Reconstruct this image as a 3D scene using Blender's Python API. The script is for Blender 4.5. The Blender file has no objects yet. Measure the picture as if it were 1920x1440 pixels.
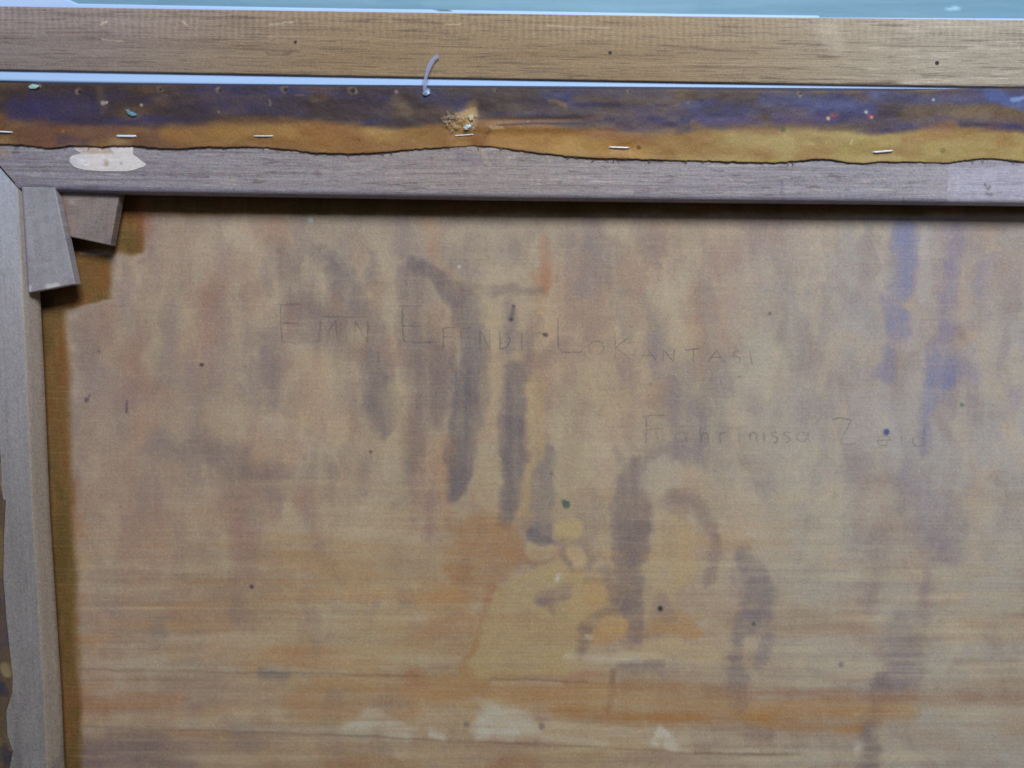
import bpy, math
import numpy as np
from mathutils import Vector, Matrix

# ---------------------------------------------------------------- camera, world, lamps, exposure
scene = bpy.context.scene
W0, H0 = 1920.0, 1440.0
PITCH, ROLL = math.radians(7.0), math.radians(0.85)
TAN = math.tan(math.radians(60) / 2)
CZ = 1.20                                        # height of the picture centre
CAMY = -0.52
CAM = np.array([0.0, CAMY, CZ + 0.52 * math.tan(PITCH)])
f = np.array([0, math.cos(PITCH), -math.sin(PITCH)])
u0 = np.array([0, math.sin(PITCH), math.cos(PITCH)])
r0 = np.array([1.0, 0, 0])
R = r0 * math.cos(ROLL) + u0 * math.sin(ROLL)    # camera turned a little anticlockwise
U = -r0 * math.sin(ROLL) + u0 * math.cos(ROLL)
cam_d = bpy.data.cameras.new('camera')
cam = bpy.data.objects.new('camera', cam_d)
scene.collection.objects.link(cam)
cam.matrix_world = Matrix(((R[0], U[0], -f[0], CAM[0]), (R[1], U[1], -f[1], CAM[1]),
                           (R[2], U[2], -f[2], CAM[2]), (0, 0, 0, 1)))
cam_d.sensor_width = 36
cam_d.lens = 18 / TAN
cam_d.clip_start = 0.01
cam_d.clip_end = 50
cam_d.dof.use_dof = True
cam_d.dof.focus_distance = 0.52
cam_d.dof.aperture_fstop = 4.0
scene.camera = cam

world = bpy.data.worlds.new('World')
scene.world = world
world.use_nodes = True
bg = world.node_tree.nodes['Background']
bg.inputs[0].default_value = (0.62, 0.74, 1.0, 1)
bg.inputs[1].default_value = 0.065

def lamp(name, loc, target, size, power, col):
    d = bpy.data.lights.new(name, 'AREA')
    d.shape = 'RECTANGLE'; d.size = size[0]; d.size_y = size[1]
    d.energy = power; d.color = col
    o = bpy.data.objects.new(name, d)
    scene.collection.objects.link(o)
    o.location = loc
    o.rotation_euler = (Vector(target) - Vector(loc)).to_track_quat('-Z', 'Y').to_euler()
    return o
lamp('ceiling_lamp', (0.28, -1.2, CZ + 1.0), (0.05, 0, CZ + 0.0), (0.5, 0.42), 27.0, (0.755, 0.865, 1.0))
lamp('window_light', (-1.1, -1.4, CZ + 0.45), (-0.1, 0, CZ + 0.1), (0.7, 0.9), 1.9, (0.66, 0.80, 1.0))
scene.view_settings.view_transform = 'Standard'
scene.view_settings.look = 'None'
scene.view_settings.exposure = 0.0
scene.view_settings.gamma = 1.0

EL = np.array([0.62, 0.70, 0.88])                # how bright a white surface shows under these lamps

# ---------------------------------------------------------------- helpers
def proj(px, py, Y=0.0):
    """point of the upright plane y=Y seen at photo position px, py"""
    px = np.asarray(px, float); py = np.asarray(py, float)
    a = (px - 960) / 960 * TAN; b = (720 - py) / 960 * TAN
    d = f + a[..., None] * R + b[..., None] * U
    t = (Y - CAM[1]) / d[..., 1]
    return CAM + d * t[..., None]

rng = np.random.RandomState(7)
TAB = rng.rand(256, 256)
def vn(X, Y, sx, sy, seed=0):
    x = X / sx + seed * 17.31 + 1000; y = Y / sy + seed * 9.73 + 1000
    xi = np.floor(x).astype(int); yi = np.floor(y).astype(int)
    fx = x - xi; fy = y - yi
    fx = fx * fx * fx * (fx * (fx * 6 - 15) + 10); fy = fy * fy * fy * (fy * (fy * 6 - 15) + 10)
    a = TAB[xi & 255, yi & 255]; b = TAB[(xi + 1) & 255, yi & 255]
    c = TAB[xi & 255, (yi + 1) & 255]; d = TAB[(xi + 1) & 255, (yi + 1) & 255]
    return (a * (1 - fx) + b * fx) * (1 - fy) + (c * (1 - fx) + d * fx) * fy
def fbm(X, Y, sx, sy, seed=0, o=4, g=0.5):
    s = 0; w = 1; t = 0
    for k in range(o):
        s = s + w * vn(X, Y, sx / 2 ** k, sy / 2 ** k, seed + k * 3.7); t += w; w *= g
    return (s / t - 0.5) * 2
def sstep(a, b, x):
    t = np.clip((x - a) / (b - a), 0, 1)
    return t * t * (3 - 2 * t)

class Paint:
    """pigment on a surface, worked out at every mesh vertex"""
    def __init__(s, X, Y, base, warp=6, wseed=1, wsx=26):
        s.X, s.Y = X, Y
        s.c = np.ones(X.shape + (3,)) * np.array(base, float)
        s.wx = X + warp * fbm(X, Y, wsx, wsx, wseed, 3)
        s.wy = Y + warp * fbm(X, Y, wsx, wsx, wseed + 5, 3)
        s.wx = s.wx + warp * .22 * fbm(X, Y, wsx / 4, wsx / 4, wseed + 11, 3); s.wy = s.wy + warp * .3 * fbm(X, Y, wsx / 3, wsx / 3, wseed + 15, 3)
        s.tide = 0.0; s.rn = None
        s.mot = np.clip(0.86 + 0.42 * fbm(X, Y, wsx * 1.3, wsx * 1.3, wseed + 9, 5, .62), 0.25, 1.12)
        s.soft = 1.0
    def mix(s, a, col, m=None):
        a = np.clip(a, 0, 1)[..., None]
        if m is None: s.c = s.c * (1 - a) + np.array(col, float) * a
        else: s.c[m] = s.c[m] * (1 - a) + np.array(col, float) * a
    def add(s, v, col=(1, 1, 1)):
        s.c = s.c + v[..., None] * np.array(col, float)
    def stroke(s, pts, rad, col, al=0.6, soft=8, warp=True):
        pts = np.array(pts, float)
        flatrun = warp and np.ptp(pts[:, 0]) > 70 and np.ptp(pts[:, 1]) < .16 * np.ptp(pts[:, 0])
        X, Y = (s.wx, s.Y + .22 * (s.wy - s.Y)) if flatrun else (s.wx, s.wy) if warp else (s.X, s.Y)
        if warp: soft = soft * s.soft
        if np.isscalar(rad): rad = [rad] * len(pts)
        mr = max(rad) + soft
        m = (X > pts[:, 0].min() - mr) & (X < pts[:, 0].max() + mr) & (Y > pts[:, 1].min() - mr) & (Y < pts[:, 1].max() + mr)
        if not m.any(): return
        x = X[m]; y = Y[m]; best = np.full(x.shape, 1e9)
        if len(pts) == 1: best = np.hypot(x - pts[0, 0], y - pts[0, 1]) - rad[0]
        for i in range(len(pts) - 1):
            a, b = pts[i], pts[i + 1]; d = b - a
            t = np.clip(((x - a[0]) * d[0] + (y - a[1]) * d[1]) / (d @ d + 1e-9), 0, 1)
            best = np.minimum(best, np.hypot(x - a[0] - t * d[0], y - a[1] - t * d[1]) - (rad[i] * (1 - t) + rad[i + 1] * t))
        if warp and s.rn is not None and max(rad) > 4: best = best + s.rn[m] * min(1.0, max(rad) / 16)
        s.mix(al * (1 - sstep(-soft * .6, soft, best)) * (s.mot[m] if warp else 1), col, m)
        if warp and s.tide: s.mix(s.tide * al * np.exp(-((best - soft * .25) / 3.2) ** 2) * s.mot[m], (112, 92, 84), m)
    def ell(s, cx, cy, rx, ry, col, al=0.6, soft=0.4, rot=0):
        m = (abs(s.wx - cx) < max(rx, ry) * (1.1 + soft)) & (abs(s.wy - cy) < max(rx, ry) * (1.1 + soft))
        if not m.any(): return
        x = s.wx[m] - cx; y = s.wy[m] - cy; c, n = math.cos(rot), math.sin(rot)
        d = np.hypot((x * c + y * n) / rx, (-x * n + y * c) / ry)
        s.mix(al * (1 - sstep(1 - soft, 1 + soft, d)) * s.mot[m], col, m)
    def poly(s, pts, col, al=0.6, soft=8):
        pts = np.array(pts, float)
        m = (s.wx > pts[:, 0].min() - soft) & (s.wx < pts[:, 0].max() + soft) & (s.wy > pts[:, 1].min() - soft) & (s.wy < pts[:, 1].max() + soft)
        if not m.any(): return
        x = s.wx[m]; y = s.wy[m]; ins = np.zeros(x.shape, bool); dist = np.full(x.shape, 1e9)
        for i in range(len(pts)):
            a, b = pts[i], pts[(i + 1) % len(pts)]; d = b - a
            t = np.clip(((x - a[0]) * d[0] + (y - a[1]) * d[1]) / (d @ d + 1e-9), 0, 1)
            dist = np.minimum(dist, np.hypot(x - a[0] - t * d[0], y - a[1] - t * d[1]))
            cond = ((a[1] > y) != (b[1] > y)) & (x < (b[0] - a[0]) * (y - a[1]) / (b[1] - a[1] + 1e-9) + a[0])
            ins ^= cond
        sd = np.where(ins, -dist, dist)
        s.mix(al * (1 - sstep(-soft, soft, sd)) * s.mot[m], col, m)
    def grit(s, amp=5.0, chroma=3.0, seed=3):
        rs = np.random.RandomState(seed)
        n = rs.randn(*s.X.shape)
        s.c += (n * amp)[..., None] + rs.randn(*s.c.shape) * chroma
    def linear(s, k=1.0):
        c = np.clip(s.c, 4, 250) / 255.0
        l = np.where(c <= 0.04045, c / 12.92, ((c + 0.055) / 1.055) ** 2.4)
        return np.clip(l / EL * k, 0.004, 0.92)

def mat_attr(name, rough=0.7, spec=0.3, bump=0.1, bscale=(900, 900, 900), sheen=0.0):
    m = bpy.data.materials.new(name); m.use_nodes = True
    nt = m.node_tree; b = nt.nodes['Principled BSDF']
    a = nt.nodes.new('ShaderNodeVertexColor'); a.layer_name = 'Col'
    nt.links.new(a.outputs['Color'], b.inputs['Base Color'])
    b.inputs['Roughness'].default_value = rough
    b.inputs['Specular IOR Level'].default_value = spec
    b.inputs['Sheen Weight'].default_value = sheen
    tc = nt.nodes.new('ShaderNodeTexCoord'); mp = nt.nodes.new('ShaderNodeMapping')
    mp.inputs['Scale'].default_value = bscale
    no = nt.nodes.new('ShaderNodeTexNoise'); no.inputs['Scale'].default_value = 1.0; no.inputs['Detail'].default_value = 3
    bu = nt.nodes.new('ShaderNodeBump'); bu.inputs['Strength'].default_value = bump; bu.inputs['Distance'].default_value = 0.0004
    nt.links.new(tc.outputs['Object'], mp.inputs['Vector']); nt.links.new(mp.outputs[0], no.inputs['Vector'])
    nt.links.new(no.outputs[0], bu.inputs['Height']); nt.links.new(bu.outputs[0], b.inputs['Normal'])
    # slight unevenness of the gloss
    mr = nt.nodes.new('ShaderNodeMapRange'); mr.inputs['To Min'].default_value = rough - 0.08; mr.inputs['To Max'].default_value = min(1, rough + 0.08)
    nt.links.new(no.outputs[0], mr.inputs['Value']); nt.links.new(mr.outputs[0], b.inputs['Roughness'])
    return m
def mat_plain(name, col, rough=0.5, metal=0.0, spec=0.5, alpha=1.0):
    m = bpy.data.materials.new(name); m.use_nodes = True
    nt = m.node_tree; b = nt.nodes['Principled BSDF']
    no = nt.nodes.new('ShaderNodeTexNoise'); no.inputs['Scale'].default_value = 700
    tc = nt.nodes.new('ShaderNodeTexCoord'); nt.links.new(tc.outputs['Object'], no.inputs['Vector'])
    mx = nt.nodes.new('ShaderNodeMix'); mx.data_type = 'RGBA'
    mx.inputs[6].default_value = tuple(c * 0.8 for c in col) + (1,); mx.inputs[7].default_value = tuple(min(1, c * 1.15) for c in col) + (1,)
    nt.links.new(no.outputs[0], mx.inputs[0]); nt.links.new(mx.outputs[2], b.inputs['Base Color'])
    b.inputs['Roughness'].default_value = rough; b.inputs['Metallic'].default_value = metal
    b.inputs['Specular IOR Level'].default_value = spec; b.inputs['Alpha'].default_value = alpha
    return m

def tag(o, label=None, cat=None, group=None, kind=None):
    if label: o['label'] = label
    if cat: o['category'] = cat
    if group: o['group'] = group
    if kind: o['kind'] = kind
    return o
WORLD_LOC = {}
def empty(name, loc, label, cat, group=None):
    o = bpy.data.objects.new(name, None); scene.collection.objects.link(o)
    o.location = loc; o.empty_display_size = 0.02; WORLD_LOC[o.name] = np.array(loc, float)
    return tag(o, label, cat, group)
def link(name, verts, faces, mat, parent=None, col=None, smooth=None):
    verts = np.asarray(verts, float)
    org = (verts.min(0) + verts.max(0)) / 2
    v = verts - org
    me = bpy.data.meshes.new(name)
    if isinstance(faces, np.ndarray):
        n = len(faces)
        me.vertices.add(len(v)); me.vertices.foreach_set('co', v.ravel().astype(np.float32))
        me.loops.add(n * 4); me.loops.foreach_set('vertex_index', faces.ravel().astype(np.int32))
        me.polygons.add(n); me.polygons.foreach_set('loop_start', np.arange(0, n * 4, 4, dtype=np.int32))
        me.update(calc_edges=True)
    else:
        me.from_pydata(v.tolist(), [], faces)
    if smooth is not None:
        s = np.full(len(me.polygons), bool(smooth)) if np.isscalar(smooth) else smooth
        me.polygons.foreach_set('use_smooth', s)
    if col is not None:
        at = me.color_attributes.new('Col', 'FLOAT_COLOR', 'POINT')
        c4 = np.ones((len(v), 4), np.float32); c4[:, :3] = col
        at.data.foreach_set('color', c4.ravel())
    me.materials.append(mat); me.validate()
    o = bpy.data.objects.new(name, me); scene.collection.objects.link(o)
    p = np.zeros(3)
    if parent is not None:
        o.parent = parent; p = WORLD_LOC[parent.name]
    o.location = org - p; WORLD_LOC[o.name] = org
    return o

def slab(name, PX, PY, front, back, mat, parent, paint, rnd=0.0, lift=None, k=1.0, rsides='tblr'):
    """a solid whose front face is a grid over PX, PY at depth `front`; `back` is the depth of its back"""
    P = proj(PX, PY, front)
    H, Wd = PX.shape
    dep = np.zeros((H, Wd))
    if rnd > 0:                                  # rounded edges
        def rr(d): return np.where(d < rnd, rnd - np.sqrt(np.clip(rnd ** 2 - (rnd - np.clip(d, 0, rnd)) ** 2, 0, None)), 0)
        if 't' in rsides: dep = np.maximum(dep, rr(np.linalg.norm(P - P[:1], axis=2)))
        if 'b' in rsides: dep = np.maximum(dep, rr(np.linalg.norm(P - P[-1:], axis=2)))
        if 'l' in rsides: dep = np.maximum(dep, rr(np.linalg.norm(P - P[:, :1], axis=2)))
        if 'r' in rsides: dep = np.maximum(dep, rr(np.linalg.norm(P - P[:, -1:], axis=2)))
    if lift is not None: P = proj(PX, PY, front - lift)
    P[..., 1] += dep
    C = paint.linear(k)
    G = np.zeros((H + 2, Wd + 2, 3)); GC = np.zeros((H + 2, Wd + 2, 3))
    G[1:-1, 1:-1] = P; GC[1:-1, 1:-1] = C
    ri = np.clip(np.arange(H + 2) - 1, 0, H - 1); ci = np.clip(np.arange(Wd + 2) - 1, 0, Wd - 1)
    full = P[ri][:, ci].copy(); fc = C[ri][:, ci]
    ring = np.ones((H + 2, Wd + 2), bool); ring[1:-1, 1:-1] = False
    full[ring, 1] = back
    idx = np.arange((H + 2) * (Wd + 2)).reshape(H + 2, Wd + 2)
    q = np.stack([idx[:-1, :-1], idx[1:, :-1], idx[1:, 1:], idx[:-1, 1:]], -1)
    sm = np.zeros(q.shape[:2], bool); sm[1:-1, 1:-1] = True
    # drop the four degenerate corner quads
    keep = np.ones(q.shape[:2], bool); keep[0, 0] = keep[0, -1] = keep[-1, 0] = keep[-1, -1] = False
    faces = q[keep]; sm = sm[keep]
    bq = np.array([[idx[0, 1], idx[0, -2], idx[-1, -2], idx[-1, 1]]])
    faces = np.concatenate([faces, bq]); sm = np.append(sm, False)
    return link(name, full.reshape(-1, 3), faces, mat, parent, fc.reshape(-1, 3), sm)

def curve(pts, x):
    p = np.array(pts, float)
    return np.interp(x, p[:, 0], p[:, 1])
def band(xs, top, bot, n, pw=1.0):
    """grid between two edges that run left to right"""
    t = np.linspace(0, 1, n)
    PX = np.tile(xs, (n, 1)); T = curve(top, xs); B = curve(bot, xs)
    return PX, T[None] + (B - T)[None] * t[:, None]
def vband(ys, left, right, n):
    t = np.linspace(0, 1, n)
    L = np.interp(ys, [p[1] for p in left], [p[0] for p in left]); Rr = np.interp(ys, [p[1] for p in right], [p[0] for p in right])
    PY = np.tile(ys[:, None], (1, n))
    return L[:, None] + (Rr - L)[:, None] * t[None], PY
def quadgrid(c, nx, ny):
    """c: tl, tr, br, bl"""
    c = np.array(c, float); s = np.linspace(0, 1, nx)[None, :, None]; t = np.linspace(0, 1, ny)[:, None, None]
    g = (c[0] * (1 - s) + c[1] * s) * (1 - t) + (c[3] * (1 - s) + c[2] * s) * t
    return g[..., 0], g[..., 1]
def axis(a, b, lo, hi, fine, coarse):
    return np.unique(np.concatenate([np.arange(lo, a, coarse), np.arange(a, b, fine), np.arange(b, hi + 1, coarse)]))

M_CANVAS = mat_attr('linen_back', 0.85, 0.25, 0.5, (2600, 2600, 2600), 0.0)
M_FOLD = mat_attr('painted_linen', 0.5, 0.3, 0.5, (2200, 2200, 2200))
M_WOOD_H = mat_attr('planed_wood_lengthwise', 0.6, 0.3, 0.5, (120, 900, 1600))
M_WOOD_V = mat_attr('planed_wood_upright', 0.5, 0.45, 0.35, (1600, 900, 120))
M_WHITE = mat_attr('white_paint', 0.5, 0.4, 0.1, (300, 300, 300))
M_WALL = mat_attr('grey_blue_wall_paint', 0.6, 0.3, 0.15, (300, 300, 300))
M_STEEL = mat_plain('bright_steel', (0.96, 0.98, 1.0), 0.22, 0.0, 1.0)
M_HOLE = mat_plain('dark_hole', (0.03, 0.022, 0.02), 0.6, 0.3)
M_PENCIL = mat_plain('pencil', (0.10, 0.10, 0.12), 0.6, 0.0, 0.4, 0.24)
nt = M_PENCIL.node_tree; _n = nt.nodes.new('ShaderNodeTexNoise'); _n.inputs['Scale'].default_value = 55; _n.inputs['Detail'].default_value = 6; _n.inputs['Roughness'].default_value = .75
_t = nt.nodes.new('ShaderNodeTexCoord'); nt.links.new(_t.outputs['Object'], _n.inputs['Vector'])
_m = nt.nodes.new('ShaderNodeMapRange'); _m.inputs['From Min'].default_value = .36; _m.inputs['From Max'].default_value = .66; _m.inputs['To Min'].default_value = .02; _m.inputs['To Max'].default_value = .30
nt.links.new(_n.outputs[0], _m.inputs['Value']); nt.links.new(_m.outputs[0], nt.nodes['Principled BSDF'].inputs['Alpha'])
M_THREAD = mat_plain('white_nylon', (0.42, 0.42, 0.58), 0.6, 0.0, 0.3, 0.40)
M_FIBRE = mat_plain('raw_linen_fibre', (0.62, 0.50, 0.32), 0.8)
M_PAINTDAB = mat_plain('pale_blue_paint', (0.55, 0.72, 0.85), 0.5)

# ---------------------------------------------------------------- wall behind
xs = axis(-20, 1950, -900, 2900, 12, 60)
ys = np.concatenate([np.arange(-700, -20, 60), np.arange(-20, 60, 3), np.arange(60, 2300, 60)])
PX, PY = np.meshgrid(xs, ys)
p = Paint(PX, PY, (100, 134, 160))
p.add(10 * fbm(PX, PY, 400, 18, 4, 4)); p.add(5 * fbm(PX, PY, 60, 6, 9, 3))
p.stroke([(1778, 14), (1800, 16)], 2.5, (150, 185, 215), .8, 3)
p.stroke([(800, 8), (1300, 14)], 4, (128, 160, 182), .35, 8)
wall = slab('wall', PX, PY, 0.040, 0.080, M_WALL, None, p)
tag(wall, 'smooth blue-grey wall behind the frame', kind='structure')

# ---------------------------------------------------------------- picture frame
RAIL_T = [(-500, 2), (0, 11), (640, 21), (1280, 30), (1920, 37), (2500, 44)]
RAIL_B = [(-500, 121), (0, 131), (640, 142.5), (1280, 154), (1660, 160), (1920, 164), (2500, 172)]
fr_loc = proj(960, 150, -0.01)
frame = empty('picture_frame', tuple(fr_loc), 'wooden picture frame rail with three nailholes, seen from behind above the canvas', 'frame')
xs = axis(-10, 1940, -420, 2400, 2.5, 12)
PX, PY = band(xs, [(-500, -16), (0, -12), (118, -6), (145, 6), (300, 9), (640, 15), (800, 17), (1280, 25), (1536, 28.5), (1540, 32), (1920, 34), (2500, 41)],
              [(-500, 146), (0, 152), (640, 163), (1280, 170), (1920, 176), (2500, 184)], 60)
p = Paint(PX, PY, (150, 180, 232))
p.add(5 * fbm(PX, PY, 200, 20, 14, 4))
p.stroke([(0, -2), (120, 0)], 6, (172, 185, 225), .5, 4)
p.stroke([(1545, 34), (1920, 37)], 5, (155, 175, 225), .7, 3, False)
p.stroke([(812, 16.5), (828, 18), (846, 20.5)], [1, 3.5, 1], (78, 88, 92), .9, 1.5, False)
p.stroke([(1538, 20), (1538, 36)], 1.6, (105, 125, 150), .8, 1.5, False)
liner = slab('painted_moulding', PX, PY, -0.0118, 0.028, M_WHITE, frame, p, 0.0006)
liner['label'] = 'pale blue-white painted moulding'

xs = axis(-10, 1940, -420, 2400, 1.6, 12)
PX, PY = band(xs, RAIL_T, RAIL_B, 84)
p = Paint(PX, PY, (126, 107, 84))
v = (PY - curve(RAIL_T, PX[0])[None]) / 125.0
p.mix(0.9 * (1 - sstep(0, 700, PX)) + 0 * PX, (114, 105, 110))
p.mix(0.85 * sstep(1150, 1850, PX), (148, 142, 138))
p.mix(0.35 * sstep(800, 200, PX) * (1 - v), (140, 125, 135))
YY = PY - curve(RAIL_T, PX[0])[None]
p.add(9 * fbm(PX, YY, 500, 9, 21, 4)); p.add(7 * fbm(PX, YY, 160, 2.6, 25, 3, .7), (1, .95, .85))
por = sstep(.12, .7, fbm(PX, YY, 75, 2.0, 31, 3, .7)); p.mix(.5 * por, (66, 54, 54))
por = sstep(.45, .8, fbm(PX, YY, 110, 3.2, 38, 2)); p.mix(.55 * por, (78, 62, 58))
chat = (0.5 + 0.5 * np.sin(PX / 12.6 * 2 * np.pi + 3.4 * fbm(PX, YY, 110, 60, 41, 3))) * (1 - sstep(.12, .60, v + .18 * fbm(PX, YY, 160, 60, 43, 2)))
chat *= .35 + .65 * sstep(-.25, .5, fbm(PX, PX * 0, 330, 50, 44, 2))
p.mix(.46 * chat, (190, 180, 178))
p.mix(.5 * sstep(.2, .8, fbm(PX, YY, 60, 4, 47, 3)) * sstep(1450, 1750, PX), (196, 190, 188))
p.stroke([(1555, 60), (1572, 90)], [20, 8], (170, 160, 154), .45, 18)
for a in [((192, 72), (226, 75), 1, 180), ((505, 44), (548, 39), 1.2, 190), ((1025, 48), (1140, 53), 1, 175), ((832, 46), (864, 41), 1, 180), ((190, 44), (200, 42), 2, 190), ((340, 40), (352, 47), 2, 180)]:
    p.stroke([a[0], a[1]], a[2], (a[3], a[3] - 12, a[3] - 28), .6, 1.5)
for a in [((455, 92), (560, 96)), ((500, 103), (545, 101)), ((735, 36), (830, 44)), ((1240, 85), (1420, 100)), ((90, 60), (210, 62))]:
    p.stroke([a[0], a[1]], 1.5, (86, 70, 66), .5, 3)
p.stroke([(540, 101), (535, 100)], 4, (90, 75, 72), .4, 6)
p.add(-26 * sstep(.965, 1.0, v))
p.grit(6.0, 2.5, 5)
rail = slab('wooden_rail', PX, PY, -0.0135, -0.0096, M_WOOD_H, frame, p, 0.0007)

def disc(name, px, py, Y, r, h, mat, parent, n=14, sx=1.0):
    c = proj(px, py, Y); vs = []; fs = []
    for k in range(n):
        a = 2 * math.pi * k / n; rr = r * (1 + .12 * math.sin(3 * a + px))
        vs.append(c + np.array([rr * sx * math.cos(a), 0.0004, rr * math.sin(a)]))
    for k in range(n):
        a = 2 * math.pi * k / n; rr = r * .8
        vs.append(c + np.array([rr * sx * math.cos(a), -h, rr * math.sin(a)]))
    fs.append(list(range(n, 2 * n))[::-1])
    fs += [[k, (k + 1) % n, n + (k + 1) % n, n + k] for k in range(n)]
    return link(name, vs, fs, mat, parent, smooth=False)
for x, y, r in [(554, 79, 3.2), (1144, 99, 3.9), (1757, 118, 4.3)]:
    disc('nail_hole', x, y, -0.0135, r * 0.00031, 0.00015, M_HOLE, frame)  # thin dark discs added in place of the shade inside open holes

# ---------------------------------------------------------------- the stretched canvas
pt = empty('stretched_canvas', tuple(proj(960, 900, 0.0)), 'back of an old stained canvas on its wooden stretcher, with stapled edge and pencil writing', 'painting')
BAR = -0.0175                                    # front of the stretcher bars
CLIFT = lambda X, Y: 0.0008 * fbm(X, Y, 700, 500, 77, 2)
xs = axis(30, 1950, -160, 2500, 2.0, 10)
ys = axis(340, 1460, 175, 1900, 2.0, 10)
PX, PY = np.meshgrid(xs, ys)
X, Y = PX, PY
p = Paint(X, Y, (153, 139, 122), 11, 1, 44); p.soft = 1.35; p.tide = .10
p.mix(.75 * (1 - sstep(150, 780, X)), (147, 127, 114))
p.mix(.85 * sstep(1050, 1750, X), (151, 147, 142))
p.mix(.65 * sstep(1250, 1850, X) * (1 - sstep(700, 1150, Y)), (144, 140, 148))
p.mix(.35 * (1 - sstep(380, 640, Y)) * sstep(200, 600, X), (140, 132, 128))
low = sstep(820, 1180, Y)
p.mix(.52 * low * (1 - sstep(1000, 1600, X)) * sstep(120, 520, X), (158, 132, 99))
# soaked-through vertical runs in the upper half, weave streaks lower down
vert = 1 - sstep(850, 1250, Y)
qx, qy = p.wx, p.wy
p.rn = 9 * (1 - low) * fbm(X, Y, 20, 80, 321, 4, .6) + 11 * low * fbm(X, Y, 70, 16, 325, 4, .6) + 6 * fbm(X, Y, 26, 26, 329, 3)
p.mot = p.mot * np.clip(.92 + .40 * (1 - low) * fbm(X, Y, 13, 120, 331, 3) + .75 * low * fbm(X, Y, 120, 8, 335, 3), .3, 1.15)
n = fbm(qx, qy, 50, 210, 50, 5, .55); p.mix(.42 * sstep(.02, .5, n) * vert, (124, 112, 113))
n = fbm(qx, qy, 40, 150, 54, 5, .55); p.mix(.42 * sstep(.02, .5, n) * vert, (172, 158, 138))
n = fbm(qx, qy, 90, 110, 58, 5, .55); p.mix(.36 * sstep(.05, .45, n), (132, 117, 114))
n = fbm(qx, qy, 58, 75, 62, 5, .55); p.mix(.36 * sstep(.05, .45, n), (170, 155, 135))
n = fbm(qx, qy, 110, 150, 66, 5); p.mix(.42 * sstep(.05, .55, n) * (1 - sstep(500, 1500, X) * .6), (152, 117, 98))
n = fbm(qx, qy, 34, 44, 68, 4); p.mix(.22 * sstep(.1, .5, n), (120, 106, 104))
n = fbm(X, Y, 260, 26, 70, 4); p.mix(.50 * np.clip(n * 1.8, 0, 1) * low * (1 - .6 * sstep(1300, 1700, X)), (160, 120, 80))
n = fbm(X, Y, 230, 20, 74, 4); p.mix(.48 * np.clip(n * 1.8, 0, 1) * low, (172, 159, 136))
n = fbm(X, Y, 180, 44, 76, 4); p.mix(.40 * np.clip(n * 1.8, 0, 1) * low, (138, 116, 100))
n = fbm(X, Y, 300, 7, 78, 3); p.add(6 * n * (.35 + .9 * low))
n = fbm(X, Y, 60, 60, 82, 4); p.add(5 * n)
rs = np.random.RandomState(23)
for k in range(340):                            # many small overlapping runs
    x, y = rs.uniform(170, 1920), 400 + 780 * rs.rand() ** 1.1
    ln = rs.uniform(20, 130) * (1 if y < 850 else .5); r1, r2 = rs.uniform(4, 17, 2)
    dx = rs.uniform(-.16, .16) * ln
    pal = [(112, 100, 104), (112, 100, 104), (168, 152, 130), (168, 152, 130), (134, 106, 100), (150, 116, 92)]
    if x > 1350: pal = [(116, 110, 122), (160, 154, 148), (160, 152, 142), (130, 116, 120)]
    if x < 600: pal = [(126, 106, 104), (164, 146, 128), (142, 108, 98), (118, 106, 110)]
    dens = .6 + .75 * math.exp(-((x - 930) / 330) ** 2)
    p.stroke([(x, y), (x + dx, y + ln * .5), (x + dx * rs.uniform(0, 2), y + ln)], [r1, max(r1, r2), r2 * .5], pal[rs.randint(len(pal))], rs.uniform(.14, .42) * dens, rs.uniform(5, 12))
DK = (110, 97, 96); DB = (103, 95, 99); LT = (166, 150, 124); OR = (154, 114, 80); RD = (150, 110, 92); RP = (134, 106, 100)
BL = (112, 115, 148); VI = (114, 110, 138); WH = (180, 174, 162)
S = p.stroke; E = p.ell; Q = p.poly
# --- left field
for a in [([(250, 640), (262, 720), (240, 745)], [14, 22, 14], RP, .5, 22), ([(240, 870), (246, 1000)], [12, 16], RP, .45, 18),
          ([(385, 560), (392, 650), (380, 720)], [12, 16, 10], RP, .4, 18), ([(440, 940), (455, 1010), (462, 1080)], [26, 24, 12], RP, .6, 20),
          ([(300, 830), (345, 850)], [22, 26], (116, 106, 106), .5, 24), ([(380, 830), (430, 855), (500, 905)], [16, 24, 18], DK, .5, 22),
          ([(420, 890), (540, 892)], [16, 10], DK, .35, 18), ([(320, 590), (325, 700)], [16, 20], (122, 112, 114), .45, 16),
          ([(352, 590), (352, 650)], [13, 13], (164, 150, 128), .5, 12), ([(290, 560), (285, 690)], [12, 14], (160, 146, 124), .4, 14),
          ([(510, 600), (515, 700), (500, 760)], [16, 16, 12], (118, 104, 104), .5, 16), ([(440, 500), (470, 560)], [24, 16], RP, .4, 22),
          ([(180, 600), (182, 640)], 16, RP, .35, 14), ([(540, 480), (560, 560), (640, 590)], [12, 22, 28], DK, .5, 18),
          ([(560, 590), (620, 620), (640, 650)], [24, 30, 16], DK, .45, 20), ([(600, 470), (660, 545), (700, 620), (712, 690), (705, 780)], [8, 17, 20, 17, 18], DB, .62, 14),
          ([(690, 700), (715, 770), (712, 810)], [10, 16, 10], DB, .5, 12), ([(405, 770), (425, 800)], [20, 24], LT, .5, 22),
          ([(600, 690), (590, 770), (640, 800)], [24, 30, 22], (164, 138, 114), .5, 20), ([(640, 900), (560, 905), (400, 902)], [5, 4, 3], LT, .2, 9)]:
    S(*a)
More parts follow.
